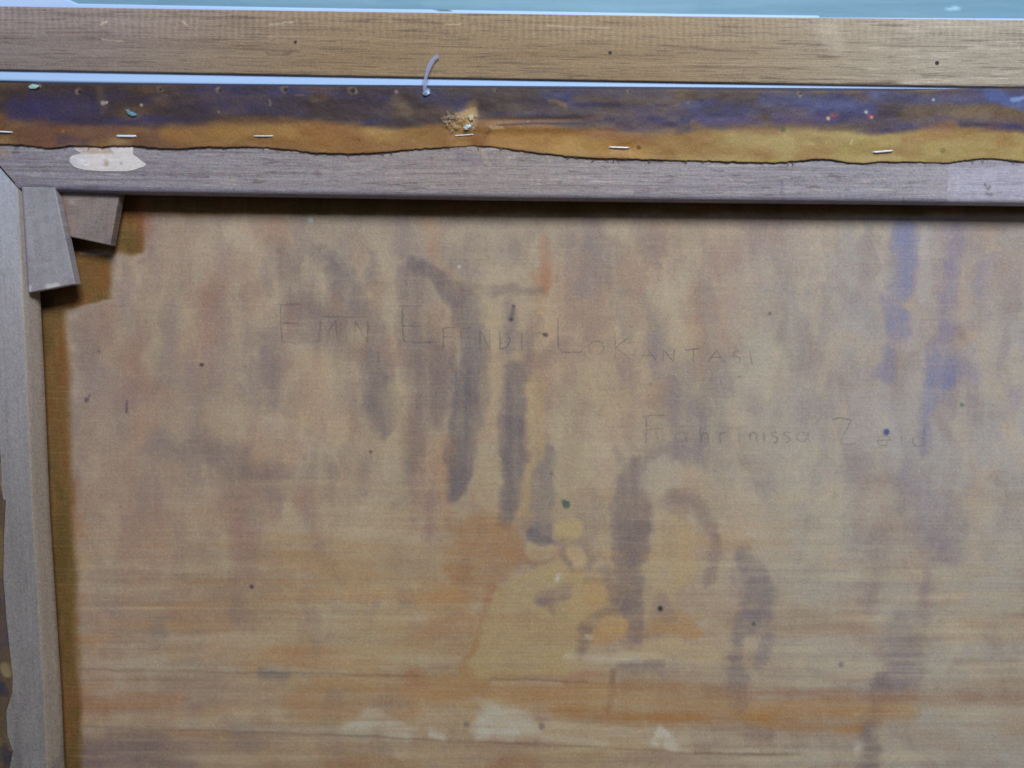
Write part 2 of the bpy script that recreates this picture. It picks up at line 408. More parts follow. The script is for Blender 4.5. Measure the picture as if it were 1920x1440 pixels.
# --- drips of the middle
for a in [([(760, 400), (770, 470), (790, 530)], [22, 24, 30], (124, 114, 116), .5, 20),
          ([(770, 490), (830, 520), (870, 570), (892, 640), (888, 720), (868, 800), (866, 880), (850, 936)], [12, 16, 22, 28, 30, 27, 25, 10], DB, .82, 6), ([(860, 560), (880, 620), (878, 700)], [10, 16, 14], DB, .3, 9), ([(862, 720), (872, 800), (868, 880)], [20, 18, 14], DB, .3, 12),
          ([(775, 520), (785, 600), (800, 690), (790, 780), (772, 870)], [18, 34, 38, 26, 10], DK, .55, 16),
          ([(780, 600), (850, 640)], [18, 22], DB, .3, 18), ([(850, 650), (846, 760)], [40, 36], DB, .35, 16),
          ([(958, 560), (956, 610), (955, 650)], [6, 12, 15], (122, 112, 112), .6, 8),
          ([(965, 690), (962, 760), (948, 800), (965, 860), (957, 920), (952, 975)], [17, 22, 20, 22, 21, 15], DB, .74, 6), ([(962, 820), (956, 950)], [12, 12], DB, .3, 10),
          ([(930, 795), (965, 800)], [8, 12], DB, .5, 7),
          ([(985, 690), (1020, 670), (1060, 640)], [10, 13, 8], DK, .5, 12),
          ([(1022, 850), (1024, 930), (1016, 1000)], [14, 18, 16], (112, 107, 110), .7, 6),
          ([(820, 520), (900, 547), (960, 543), (1010, 552)], [7, 8, 6, 4], DK, .6, 7),
          ([(1118, 395), (1110, 470), (1105, 540)], [10, 18, 10], (120, 112, 118), .55, 15),
          ([(1100, 400), (1060, 430)], 12, (128, 112, 108), .4, 16),
          ([(1150, 470), (1090, 540)], 9, (128, 116, 116), .4, 12),
          ([(930, 400), (935, 480)], [20, 14], (124, 114, 116), .35, 18),
          ([(870, 490), (880, 500)], 18, (112, 104, 108), .45, 16),
          ([(1022, 440), (1020, 500), (1022, 556)], [5, 6, 4], (146, 104, 84), .45, 6),
          ([(1030, 610), (1022, 620)], 12, (168, 148, 112), .4, 12),
          ([(930, 580), (925, 680), (915, 770), (905, 850), (915, 930)], [14, 15, 12, 18, 22], (160, 143, 118), .62, 11),
          ([(1005, 730), (1000, 860), (985, 950)], [15, 11, 9], (164, 142, 108), .6, 9),
          ([(1062, 740), (1070, 850), (1062, 910)], [24, 26, 18], (160, 148, 122), .55, 16),
          ([(735, 740), (745, 800), (755, 850)], [20, 20, 14], (160, 146, 120), .55, 14),
          ([(835, 830), (828, 900)], [12, 12], (152, 120, 94), .4, 12),
          ([(820, 590), (840, 640)], [20, 16], (158, 128, 108), .45, 14),
          ([(1100, 700), (1130, 740), (1180, 760)], [26, 22, 16], (162, 146, 118), .4, 22)]:
    S(*a)
# --- right of the middle
for a in [([(1190, 470), (1190, 600)], [12, 10], (130, 108, 102), .35, 16),
          ([(1230, 640), (1245, 690)], [10, 16], (120, 114, 126), .45, 14),
          ([(1280, 690), (1272, 740), (1290, 790), (1300, 840)], [12, 20, 34, 28], (116, 108, 116), .62, 16),
          ([(1215, 800), (1250, 850), (1240, 900)], [22, 26, 16], (132, 120, 118), .35, 22),
          ([(1190, 870), (1182, 930), (1184, 1000), (1180, 1060), (1178, 1130), (1196, 1186)], [14, 28, 30, 28, 24, 13], (108, 97, 98), .68, 7), ([(1186, 950), (1180, 1060)], [16, 14], DK, .3, 12), ([(1250, 850), (1210, 890), (1170, 910)], [20, 16, 12], (122, 110, 114), .5, 12),
          ([(1261, 936), (1314, 944), (1338, 984), (1340, 1036), (1320, 1106)], [6, 10, 11, 9, 5], (116, 101, 100), .6, 7),
          ([(1220, 905), (1245, 890)], [22, 30], (166, 156, 140), .72, 12), ([(1292, 905), (1300, 900)], [22, 20], (166, 146, 124), .45, 14),
          ([(1262, 985), (1262, 1060), (1240, 1130)], [24, 36, 20], (162, 144, 114), .55, 13),
          ([(1290, 1010), (1285, 1070)], [20, 22], (166, 142, 106), .55, 12),
          ([(1390, 1036), (1418, 1080), (1424, 1120), (1404, 1165), (1384, 1200), (1380, 1300), (1382, 1330)], [12, 19, 21, 25, 14, 12, 8], (110, 101, 106), .62, 9), ([(1380, 1163), (1440, 1163)], 10, (112, 102, 112), .4, 10), ([(1438, 1170), (1434, 1240)], 8, (120, 110, 116), .4, 10),
          ([(1440, 1090), (1435, 1230)], [8, 10], (120, 110, 112), .35, 14),
          ([(1360, 480), (1368, 580), (1360, 640)], [20, 22, 16], (140, 118, 114), .5, 18), ([(1500, 400), (1505, 500)], [26, 20], (138, 120, 120), .35, 24),
          ([(1440, 545), (1510, 555)], 12, (124, 122, 130), .35, 16),
          ([(1500, 610), (1502, 680), (1550, 690)], [16, 18, 14], (130, 118, 120), .45, 18), ([(1600, 560), (1640, 610)], [14, 10], (118, 116, 130), .4, 14),
          ([(1520, 770), (1450, 760)], [24, 26], (138, 132, 134), .35, 30), ([(1440, 660), (1420, 720)], [30, 26], (158, 154, 144), .45, 24)]:
    S(*a)
# blue soaked through at the right
for a in [([(1700, 430), (1696, 500), (1690, 545)], [17, 21, 14], BL, .75, 9), ([(1668, 570), (1684, 600), (1690, 622)], [12, 20, 15], BL, .7, 10),
          ([(1790, 430), (1782, 500), (1776, 560), (1765, 620), (1762, 700), (1785, 715)], [13, 14, 14, 17, 24, 18], VI, .72, 11),
          ([(1770, 690), (1755, 735), (1738, 760), (1735, 800)], [30, 22, 12, 8], BL, .65, 10), ([(1800, 680), (1825, 705)], [14, 8], VI, .5, 12),
          ([(1664, 665), (1660, 700)], [14, 18], (116, 114, 138), .6, 10), ([(1710, 672), (1712, 690)], 12, (128, 118, 118), .5, 8),
          ([(1850, 490), (1840, 540)], [10, 12], (120, 122, 158), .4, 14), ([(1905, 740), (1895, 780)], [10, 8], (122, 116, 138), .4, 12),
          ([(1735, 440), (1730, 560)], [10, 12], (158, 156, 162), .5, 10), ([(1740, 800), (1735, 850)], [8, 8], VI, .45, 8),
          ([(1640, 770), (1660, 820)], [40, 40], (156, 154, 154), .45, 30),
          ([(1700, 900), (1740, 950), (1770, 1000), (1785, 1030)], [18, 34, 34, 22], (116, 108, 124), .52, 22),
          ([(1770, 1040), (1745, 1060), (1735, 1120), (1732, 1170)], [12, 7, 7, 6], (124, 106, 112), .5, 9),
          ([(1670, 960), (1650, 1040), (1630, 1140)], [12, 14, 10], (128, 114, 114), .4, 16),
          ([(1690, 1178), (1695, 1240), (1680, 1290)], [28, 36, 26], (114, 104, 112), .58, 18), ([(1650, 1290), (1632, 1350), (1628, 1470)], [17, 13, 14], (108, 98, 100), .68, 12),
          ([(1590, 890), (1610, 870)], 16, (120, 112, 122), .4, 18), ([(1340, 770), (1360, 900)], [14, 14], (128, 122, 122), .3, 16),
          ([(1880, 1020), (1860, 1120)], [30, 30], (150, 146, 140), .5, 30)]:
    S(*a)
# --- the pale and orange passages of the lower middle
Q([(850, 985), (905, 960), (965, 985), (992, 1030), (958, 1072), (925, 1108), (860, 1110), (828, 1060)], (146, 110, 76), .66, 12)
Q([(935, 1098), (990, 1068), (1090, 1078), (1142, 1112), (1135, 1160), (1092, 1190), (1086, 1262), (990, 1272), (862, 1268), (892, 1180)], (162, 141, 104), .75, 7)
S([(922, 1102), (905, 1170), (872, 1262)], [3.5, 4, 5], (146, 108, 74), .5, 5)
S([(905, 1190), (868, 1250)], [3, 4], OR, .35, 6)
for x, y, a, b, c in [(1012, 1030, 24, 22, (170, 152, 120)), (1068, 995, 26, 24, (166, 148, 112)), (1082, 1046, 19, 20, (174, 155, 122)), (1070, 992, 22, 21, (166, 147, 112)), (1034, 1070, 30, 16, (166, 146, 110)), (1100, 1128, 46, 26, (164, 140, 104)), (1000, 1110, 50, 30, (158, 142, 112)), (1290, 1180, 30, 16, (160, 128, 92)),
                      (1148, 1176, 27, 33, (168, 138, 96)), (1120, 1200, 20, 18, (162, 130, 92)), (1265, 1165, 40, 22, (156, 126, 94)),
                      (1240, 1215, 62, 18, (170, 150, 118)), (1195, 1232, 50, 14, (172, 158, 132)), (1120, 1110, 34, 26, (166, 136, 96)), (1310, 1230, 40, 22, (168, 150, 122))]:
    E(x, y, a, b, c, .75, .25)
for a in [([(1058, 1012), (1054, 1045), (1066, 1072)], [4, 6, 4], (118, 102, 100), .5, 6), ([(1072, 1014), (1102, 1020), (1110, 1050), (1100, 1068)], [4, 5, 5, 3], (118, 102, 100), .5, 6), ([(1012, 1010), (1030, 1004), (1042, 1024)], 3, (120, 102, 96), .45, 5), ([(1096, 1090), (1142, 1098), (1150, 1128)], 3.5, (124, 104, 96), .4, 6), ([(1232, 960), (1226, 1080), (1208, 1180)], 5, (168, 150, 122), .45, 6),
          ([(1000, 1000), (1020, 1012), (1030, 1018)], [10, 9, 4], (98, 94, 100), .8, 6), ([(1014, 1122), (1046, 1110), (1062, 1106)], [8, 7, 4], (120, 102, 104), .6, 6),
          ([(1026, 1124), (1036, 1146)], [8, 5], (124, 104, 102), .5, 7), ([(1140, 1090), (1150, 1130)], 6, (112, 98, 98), .5, 7),
          ([(1096, 1175), (1088, 1195), (1086, 1230)], [10, 9, 5], (112, 96, 92), .72, 7), ([(1100, 1172), (1130, 1148), (1160, 1146)], [8, 7, 5], (118, 100, 92), .6, 6),
          ([(1170, 1250), (1230, 1250)], [11, 11], (118, 106, 104), .7, 9), ([(1150, 1262), (1146, 1300), (1136, 1330)], [6, 6, 3], (118, 92, 80), .75, 5),
          ([(1190, 1195), (1185, 1205)], 12, (120, 104, 104), .5, 9), ([(1240, 1120), (1245, 1150)], [10, 12], (128, 110, 110), .5, 10),
          ([(1120, 1270), (1060, 1272)], 5, RD, .4, 8), ([(810, 930), (802, 960)], 8, (128, 104, 104), .5, 8), ([(802, 985), (804, 1010)], 6, (130, 106, 104), .6, 6),
          ([(830, 930), (845, 985)], 6, (148, 108, 84), .4, 8), ([(1005, 1050), (960, 1040)], 8, OR, .4, 10),
          ([(1095, 1192), (1103, 1195)], 6, (188, 184, 172), .8, 4), ([(1042, 1088), (1046, 1086)], 6, (186, 182, 172), .8, 4),
          ([(1060, 1230), (1200, 1238)], 5, WH, .5, 6)]:
    S(*a)
# --- the bottom band
S([(600, 1275), (900, 1300), (1250, 1320), (1700, 1330)], [14, 24, 26, 20], (156, 117, 74), .58, 18)
S([(1050, 1335), (1250, 1350), (1380, 1352), (1620, 1368)], [10, 9, 10, 6], (148, 104, 58), .55, 9)
S([(150, 1330), (330, 1310)], [14, 10], (150, 100, 66), .5, 14); S([(560, 1310), (760, 1345)], [20, 18], (156, 108, 70), .4, 16)
S([(770, 1268), (790, 1275)], 12, (148, 98, 66), .6, 10); S([(490, 1262), (530, 1266)], 7, (104, 96, 94), .6, 9)
S([(1330, 1298), (1500, 1302), (1920, 1312)], [6, 8, 9], (134, 106, 92), .6, 7)
S([(1180, 1285), (1330, 1292)], 9, (140, 108, 84), .45, 9)
Q([(884, 1372), (895, 1340), (915, 1322), (965, 1330), (1000, 1345), (1018, 1378), (960, 1388), (900, 1386)], (178, 173, 162), .95, 12); S([(900, 1320), (930, 1335)], [5, 14], (170, 164, 152), .5, 10)
S([(655, 1365), (700, 1350), (765, 1370)], [12, 24, 12], (172, 165, 152), .85, 14); S([(810, 1374), (828, 1376)], 7, WH, .7, 6)
S([(1225, 1395), (1240, 1380), (1262, 1398)], [10, 9, 8], WH, .8, 6); S([(1250, 1398), (1290, 1402)], [5, 2], WH, .5, 5); S([(1020, 1384), (1130, 1394)], [6, 5], WH, .6, 6)
S([(1340, 1404), (1420, 1410)], [2.5, 1.5], (186, 180, 166), .4, 4); S([(1606, 1412), (1610, 1400)], 5, (190, 186, 176), .6, 6)
for a in [([(145, 1345), (240, 1350), (330, 1352)], [5, 11, 6]), ([(350, 1352), (455, 1360)], [12, 14]), ([(150, 1245), (300, 1250), (440, 1256)], [3, 5, 4]),
          ([(270, 1238), (300, 1240)], [14, 8]), ([(500, 1255), (640, 1262)], [5, 4]), ([(460, 1365), (640, 1372)], [5, 8])]:
    S(a[0], a[1], (164, 155, 143), .5, 11)
S([(690, 1100), (760, 1098), (900, 1104)], [2, 4, 2], (168, 156, 136), .45, 8)
S([(440, 908), (560, 905), (838, 916)], [3, 5, 4], (162, 146, 122), .35, 9)
S([(930, 1283), (1050, 1280)], [4, 4], WH, .35, 6)
S([(620, 1170), (700, 1190), (790, 1230)], [34, 40, 30], (164, 150, 122), .5, 30)
S([(780, 1200), (830, 1170), (860, 1140)], [12, 14, 10], OR, .45, 16)
S([(800, 1130), (850, 1115)], [20, 18], (160, 118, 74), .45, 16)
S([(160, 1420), (290, 1400), (320, 1440)], [24, 28, 30], (104, 90, 92), .62, 26)
S([(440, 1360), (470, 1390)], 14, (116, 104, 102), .4, 12); S([(620, 1425), (780, 1450)], [12, 14], (138, 96, 64), .5, 14)
S([(1100, 1450), (1150, 1408), (1060, 1400)], [6, 8, 6], (164, 148, 112), .4, 10); S([(930, 1432), (980, 1424), (1010, 1440)], 8, (142, 102, 72), .5, 9)
S([(1400, 1375), (1440, 1380)], 11, (118, 98, 92), .55, 12)
for a in [[(150, 1255), (640, 1264), (780, 1268)], [(930, 1272), (1100, 1280)], [(150, 1362), (640, 1378), (830, 1388), (1090, 1400), (1300, 1412), (1500, 1414)], [(1300, 1410), (1480, 1418)]]:
    S(a, 0.9, (108, 88, 74), .55, 2.2)
# the cleaner strip that the bar and the wedges once covered
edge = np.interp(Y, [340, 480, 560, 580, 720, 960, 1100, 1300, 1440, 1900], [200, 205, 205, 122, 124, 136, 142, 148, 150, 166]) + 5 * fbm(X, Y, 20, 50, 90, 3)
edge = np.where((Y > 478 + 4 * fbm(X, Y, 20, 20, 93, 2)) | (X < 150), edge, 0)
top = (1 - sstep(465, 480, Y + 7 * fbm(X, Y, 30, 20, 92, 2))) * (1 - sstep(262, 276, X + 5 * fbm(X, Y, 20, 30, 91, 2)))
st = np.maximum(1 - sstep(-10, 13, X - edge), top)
st = np.maximum(st, 1 - sstep(394, 408, Y + 5 * fbm(X, Y, 70, 20, 99, 3)))  # brown band under the top bar, also deepening its shadow in the colour
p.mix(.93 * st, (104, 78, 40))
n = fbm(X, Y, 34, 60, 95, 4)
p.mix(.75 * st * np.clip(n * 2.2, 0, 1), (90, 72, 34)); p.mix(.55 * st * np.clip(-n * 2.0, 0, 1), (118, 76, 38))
S([(268, 385), (270, 455)], [7, 6], (132, 78, 58), .5, 12); S([(140, 900), (142, 1010)], 8, (126, 76, 46), .3, 12); S([(120, 670), (124, 720)], 6, (120, 74, 34), .4, 12)
S([(140, 1310), (190, 1330)], [18, 10], (132, 82, 52), .5, 18)
S([(280, 452), (286, 465), (278, 480), (266, 486)], 1.6, (112, 98, 98), .45, 3)
# specks
for x, y, r, c, a in [(378, 684, 3.2, (60, 52, 60), .9), (162, 750, 4, (74, 66, 82), .8), (167, 742, 2.5, (80, 70, 84), .6), (1062, 946, 7, (74, 88, 78), .85), (1057, 941, 4, (74, 88, 80), .8),
                      (1238, 1141, 4.2, (42, 48, 50), .95), (472, 1100, 3.4, (60, 50, 56), .85), (1024, 628, 3.2, (60, 54, 54), .85), (1020, 627, 2.5, (60, 54, 54), .85), (1662, 810, 5.5, (62, 74, 118), .9),
                      (1804, 759, 3.5, (78, 110, 96), .85), (582, 412, 4.5, (150, 168, 166), .9), (695, 847, 2.4, (70, 58, 52), .8), (1413, 1170, 3.2, (70, 72, 76), .8), (861, 500, 2, (190, 195, 195), .9),
                      (1443, 588, 2.6, (80, 80, 78), .75), (1034, 887, 2.6, (88, 76, 80), .6), (186, 659, 2, (86, 76, 66), .7), (1220, 720, 2.2, (92, 80, 80), .5), (1577, 1246, 5, (98, 96, 98), .6), (275, 603, 2, (92, 80, 76), .4),
                      (1386, 706, 1.8, (90, 84, 84), .6), (916, 1362, 2, (130, 120, 105), .5), (875, 1358, 5, (104, 96, 98), .55), (1016, 1362, 6, (108, 94, 96), .6), (1340, 883, 1.8, (100, 96, 90), .5)]:
    S([(x, y)], r, c, a, 2.2, False)
S([(963, 576), (961, 590), (957, 598)], [3.2, 3.4, 4], (86, 80, 90), .62, 3, False); S([(963, 574)], 2, (54, 50, 60), .8, 2, False); S([(959, 599)], 3, (54, 50, 60), .8, 2, False)
S([(238, 752), (237, 774)], 1.3, (70, 58, 78), .8, 1.6, False)
# threads of the weave
p.add(2.2 * np.sin(Y * 2 * np.pi / 7.3 + 2 * fbm(X, Y, 300, 200, 97, 2)) * (.4 + .6 * low))
p.c = (p.c * 4 + np.roll(p.c, 1, 0) + np.roll(p.c, -1, 0) + np.roll(p.c, 1, 1) + np.roll(p.c, -1, 1)) / 8
p.mix(.09 * sstep(.25, .7, fbm(X, Y, 46, 3.2, 301, 2)), (118, 100, 84)); p.mix(.08 * sstep(.25, .7, fbm(X, Y, 3.2, 46, 305, 2)), (178, 164, 142)); p.mix(.12 * sstep(.3, .7, fbm(X, Y, 70, 3.0, 309, 2)), (180, 168, 146))
p.c = p.c * (.975 + .035 * sstep(900, 1700, X))[..., None] + np.array([0.3, -0.3, 2.2]); p.grit(4.2, 3.0, 11)
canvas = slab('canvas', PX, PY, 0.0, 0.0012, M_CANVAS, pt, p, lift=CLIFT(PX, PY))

# ---------------------------------------------------------------- pencil writing on the canvas
def ribbons(name, strokes, w, mat, parent, front, lift=None, h=0.00005):
    vs, fs = [], []
    for st_ in strokes:
        q = np.array(st_, float)
        # fine, slightly shaky line
        seg = [q[0]]
        for a, b in zip(q[:-1], q[1:]):
            n_ = max(1, int(np.hypot(*(b - a)) / 5))
            for k in range(1, n_ + 1): seg.append(a + (b - a) * k / n_)
        q = np.array(seg); q += rng.randn(*q.shape) * 0.35
        d = np.gradient(q, axis=0) if len(q) > 1 else np.array([[1, 0]])
        d /= np.hypot(d[:, 0], d[:, 1])[:, None] + 1e-9; nn = np.stack([-d[:, 1], d[:, 0]], 1)
        ww = w * (0.75 + .5 * rng.rand(len(q)))[:, None]
        L, Rr = q + nn * ww / 2, q - nn * ww / 2; b0 = len(vs)
        for s_ in range(len(q)):
            for e in (L[s_], Rr[s_]):
                P = proj(e[0], e[1], front)
                lf = lift(np.array([e[0]]), np.array([e[1]]))[0] if lift else 0
                P[1] -= lf + 0.00025 + (h if False else 0); vs.append(P)
        for s_ in range(len(q) - 1):
            i = b0 + 2 * s_; fs.append([i, i + 2, i + 3, i + 1])
    return link(name, vs, fs, mat, parent)
def arc(cx, cy, rx, ry, a0, a1, n=12):
    return [(cx + rx * math.cos(math.radians(a0 + (a1 - a0) * k / n)), cy + ry * math.sin(math.radians(a0 + (a1 - a0) * k / n))) for k in range(n + 1)]
T1 = [[(527, 572), (526, 606), (529, 641)], [(519, 571), (566, 570)], [(528, 605), (560, 607)], [(529, 641), (556, 643), (582, 642)],       # E
      [(598, 640), (601, 600), (615, 624), (629, 600), (633, 641)], [(648, 600), (649, 640)], [(648, 586), (650, 587)],                      # M I (dotted)
      [(665, 640), (666, 602), (689, 641), (690, 600)], [(600, 593), (690, 595)],                                                            # N
      [(754, 576), (755, 610), (757, 640)], [(748, 574), (793, 573)], [(756, 611), (788, 612)], [(757, 640), (783, 642), (817, 641)],        # E
      [(832, 652), (831, 615), (852, 613)], [(832, 632), (848, 631)],                                                                        # F
      [(866, 652), (865, 616), (884, 614)], [(866, 633), (881, 633)], [(866, 652), (886, 653)],                                              # E
      [(900, 654), (900, 618), (918, 654), (918, 616)],                                                                                      # N
      [(938, 654), (937, 620), (952, 626), (957, 638), (951, 650), (938, 654)], [(978, 622), (979, 656)], [(1003, 625), (1016, 624)],        # D I
      [(1046, 594), (1046, 630), (1047, 652), (1054, 660), (1092, 660)], arc(1118, 652, 14, 13, 0, 360, 16),                                 # L O
      [(1153, 622), (1153, 672)], [(1176, 634), (1154, 652), (1188, 676)],                                                                   # K
      [(1199, 676), (1214, 652), (1230, 676)], [(1205, 667), (1224, 667)], [(1243, 678), (1244, 655), (1263, 678), (1264, 655)],             # A N
      [(1284, 656), (1314, 653)], [(1300, 655), (1300, 680)], [(1328, 679), (1343, 656), (1359, 681)], [(1334, 670), (1353, 670)],           # T A
      arc(1382, 663, 6, 5, 300, 90, 6) + arc(1382, 674, 6, 6, 270, 480, 6), [(1406, 658), (1410, 685)]]                                      # S I
T2 = [[(1212, 782), (1211, 832)], [(1205, 780), (1246, 778)], [(1212, 805), (1244, 803)],
      arc(1276, 819, 10, 9, 0, 360, 12), [(1287, 811), (1288, 830)],
      [(1313, 794), (1315, 830)], arc(1322, 819, 6, 8, 180, 360, 6) + [(1328, 830)],
      [(1350, 811), (1351, 830)], arc(1358, 816, 7, 5, 180, 320, 5), [(1384, 812), (1386, 829)], [(1384, 803), (1386, 804)],
      [(1406, 811), (1407, 829)], arc(1413, 818, 6, 7, 180, 360, 6) + [(1419, 829)], [(1432, 812), (1433, 828)], [(1431, 803), (1433, 804)],
      arc(1453, 814, 6, 4, 320, 100, 6) + arc(1453, 824, 6, 5, 270, 470, 6), arc(1476, 814, 6, 4, 320, 100, 6) + arc(1476, 824, 6, 5, 270, 470, 6),
      arc(1504, 819, 10, 9, 0, 360, 12), [(1515, 811), (1519, 830)],
      [(1560, 786), (1575, 783), (1597, 788), (1586, 808), (1576, 832), (1592, 833), (1606, 830)],
      arc(1658, 826, 12, 10, 0, -300, 12), [(1647, 826), (1669, 825)], [(1690, 818), (1691, 836)],
      arc(1722, 828, 11, 9, 0, 360, 12), [(1733, 798), (1734, 836)]]
w1 = ribbons('pencil_writing', T1, 2.9, M_PENCIL, canvas, 0.0, CLIFT); w1['label'] = 'faint pencil capitals in the upper line'
w2 = ribbons('pencil_writing', T2, 2.8, M_PENCIL, canvas, 0.0, CLIFT); w2['label'] = 'faint pencil name in the lower line'

# ---------------------------------------------------------------- stretcher bars
def wood_h(p, X, V, sd, dark=(84, 74, 80), a=1.0):
    p.add(11 * a * fbm(X, V, 420, 10, sd, 4)); p.add(14 * a * fbm(X, V, 120, 2.8, sd + 4, 3, .7))
    p.mix(.62 * a * sstep(.2, .7, fbm(X, V, 30, 3.0, sd + 9, 3, .7)), dark)
    p.mix(.35 * a * sstep(.2, .7, fbm(X, V, 240, 2.6, sd + 15, 2)), dark)
    p.mix(.42 * a * sstep(.25, .8, fbm(X, V, 44, 3.6, sd + 19, 3, .7)), (182, 172, 164))
INNER = [(-500, 349), (0, 355), (38, 356), (230, 362), (960, 373), (1500, 379), (1920, 383), (2500, 391)]
OUTER = [(-500, 150), (0, 157), (640, 166), (1280, 170), (1920, 171), (2500, 176)]
xs = axis(0, 1785, -112, 1785, 1.8, 6)
xs = xs[xs <= 1780]
PX, PY = band(xs, OUTER, INNER, 116)
V = (PY - curve(OUTER, PX[0])[None])
# mitred left end: the joint runs from the outer corner down to the inner one
PXm = PX.copy(); mit = np.interp(V, [0, 156, 200], [-168, 1, 39])
PXm = np.maximum(PXm, mit)
tooth = 3.2 * np.abs(((V / 9.0) % 1) * 2 - 1)
PXm = np.minimum(PXm, 1778 + tooth)
p = Paint(PXm, PY, (127, 121, 132))
p.mix(.5 * (1 - sstep(60, 500, PXm)), (116, 114, 134)); p.mix(.5 * sstep(1100, 1750, PXm), (134, 134, 152))  # bluish sheen put into the wood colour, here and along the lower edge
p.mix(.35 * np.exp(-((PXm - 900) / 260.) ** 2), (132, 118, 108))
wood_h(p, PXm, V, 101)
p.stroke([(0, 282), (18, 290)], [7, 4], (140, 122, 110), .6, 8); p.stroke([(905, 282), (912, 300)], [4, 3], (150, 138, 128), .8, 4)
p.stroke([(862, 290), (896, 300)], [8, 6], (96, 88, 108), .5, 8); p.stroke([(590, 325), (596, 330)], [4, 3], (94, 84, 92), .5, 4)
p.stroke([(1464, 340), (1468, 365)], [1.5, 2.5], (88, 82, 104), .6, 4); p.stroke([(1195, 358), (1215, 358)], 3, (88, 76, 80), .5, 5)
p.stroke([(1325, 312), (1472, 306)], 1.5, (160, 156, 162), .5, 3)
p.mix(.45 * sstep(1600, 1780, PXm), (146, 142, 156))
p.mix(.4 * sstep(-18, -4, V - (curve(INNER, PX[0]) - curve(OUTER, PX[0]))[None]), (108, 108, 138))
p.grit(6.5, 4.5, 13)
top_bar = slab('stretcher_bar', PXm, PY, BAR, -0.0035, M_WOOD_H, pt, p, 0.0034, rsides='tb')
top_bar['label'] = 'upper stretcher bar with visible grain'
# jointed-on paler length at the right
xs = np.concatenate([np.arange(1770, 1950, 1.8), np.arange(1950, 2460, 8)])
PX, PY = band(xs, OUTER, INNER, 116)
V = (PY - curve(OUTER, PX[0])[None])
tooth = 3.2 * np.abs(((V / 9.0) % 1) * 2 - 1)
PX = np.maximum(PX, 1775 + tooth)
p = Paint(PX, PY, (148, 146, 168)); wood_h(p, PX, V, 131, (112, 104, 122), .6)
p.add(9 * fbm(PX, V, 10, 9, 140, 3))
p.mix(.5 * (V < 142 - 3 * fbm(PX, V, 60, 10, 141, 1)), (122, 116, 130))
p.stroke([(1846, 346), (1852, 358), (1856, 352)], 1.3, (84, 80, 98), .8, 2.4); p.stroke([(1849, 366), (1857, 367)], 1.6, (80, 76, 96), .7, 2.5); p.stroke([(1784, 318), (1784, 375)], 3, (150, 140, 148), .5, 4)
p.grit(6.0, 3, 14)
blk = slab('spliced_length', PX, PY, BAR - 0.00004, -0.0035, M_WOOD_H, top_bar, p, 0.0034, rsides='tb')
blk['label'] = 'paler finger-jointed length of the bar'

# left bar: flat face, then a slope down to the canvas
ys = np.concatenate([np.arange(150, 310, 6), np.arange(310, 1450, 2.4), np.arange(1450, 1900, 12)])
LO = [(-192, 150), (-165, 160), (-150, 500), (-130, 960), (-106, 1440), (-84, 1900)]
LI = [(52, 150), (62, 357), (72, 556), (80, 720), (90, 960), (103, 1160), (112, 1300), (118, 1440), (140, 1900)]
PX, PY = vband(ys, LO, LI, 118)
mity = np.interp(PX, [-168, 1, 39, 44, 60], [160, 315.5, 358.5, 360, 362]) + 1.5
PYm = np.maximum(PY, mity)
p = Paint(PX, PYm, (140, 138, 150))
p.mix(.75 * sstep(450, 1150, PYm), (114, 109, 112)); p.mix(.5 * (1 - sstep(300, 620, PYm)), (150, 160, 188))  # bluish highlight at the top, fading down the bar, put into the colour
Vv = PX - np.interp(PYm, [q[1] for q in LI], [q[0] for q in LI])
p.add(7 * fbm(Vv, PYm, 8, 420, 151, 4)); p.add(6 * fbm(Vv, PYm, 3.4, 130, 155, 3, .7)); p.add(5 * fbm(Vv, PYm, 24, 90, 159, 3))
p.mix(.3 * sstep(.3, .8, fbm(Vv, PYm, 3.2, 90, 163, 3, .7)), (92, 86, 92))
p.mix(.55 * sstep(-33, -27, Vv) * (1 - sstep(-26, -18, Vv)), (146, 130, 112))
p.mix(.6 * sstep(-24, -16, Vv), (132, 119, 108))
p.mix(.5 * sstep(.1, .6, fbm(Vv, PYm, 30, 60, 167, 3)) * sstep(1250, 1440, PYm), (92, 88, 92))
p.grit(6.0, 2.8, 15)
d = Vv * -1
slope = np.where(d < 29, (29 - d) / 29.0, 0) * 0.0088
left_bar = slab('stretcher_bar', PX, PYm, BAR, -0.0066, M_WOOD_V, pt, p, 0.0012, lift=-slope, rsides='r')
left_bar['label'] = 'left stretcher bar, smoother and greyer, sloping to the canvas'

# bare scraped patch on the top bar
def patch(name, outline, front, h, mat, parent, colf, n=44, step=1.6):
    """thin irregular flake: every row of the grid runs between the left and right outline"""
    o = np.array(outline, float)
    ysn = np.linspace(o[:, 1].min() + .4, o[:, 1].max() - .4, n); L = []; Rr = []
    for y in ysn:
        xs_ = []
        for i in range(len(o)):
            a, b = o[i], o[(i + 1) % len(o)]
            if (a[1] > y) != (b[1] > y): xs_.append(a[0] + (y - a[1]) * (b[0] - a[0]) / (b[1] - a[1]))
        L.append(min(xs_)); Rr.append(max(xs_))
    t = np.linspace(0, 1, 90); L = np.array(L); Rr = np.array(Rr)
    X = L[:, None] + (Rr - L)[:, None] * t; Y = np.tile(ysn[:, None], (1, 90))
    pp = Paint(X, Y, colf, 3, 5, 12)
    return X, Y, pp
o1 = [(138, 275), (150, 273), (244, 272), (249, 277), (249, 290), (256, 294), (262, 300), (274, 307), (272, 312), (262, 315), (250, 319), (232, 322), (205, 322), (175, 320), (155, 318), (138, 313), (130, 304), (130, 296), (137, 291), (152, 288), (140, 281)]
X, Y, pp = patch('bare_patch', o1, BAR, 0, None, None, (186, 181, 190))
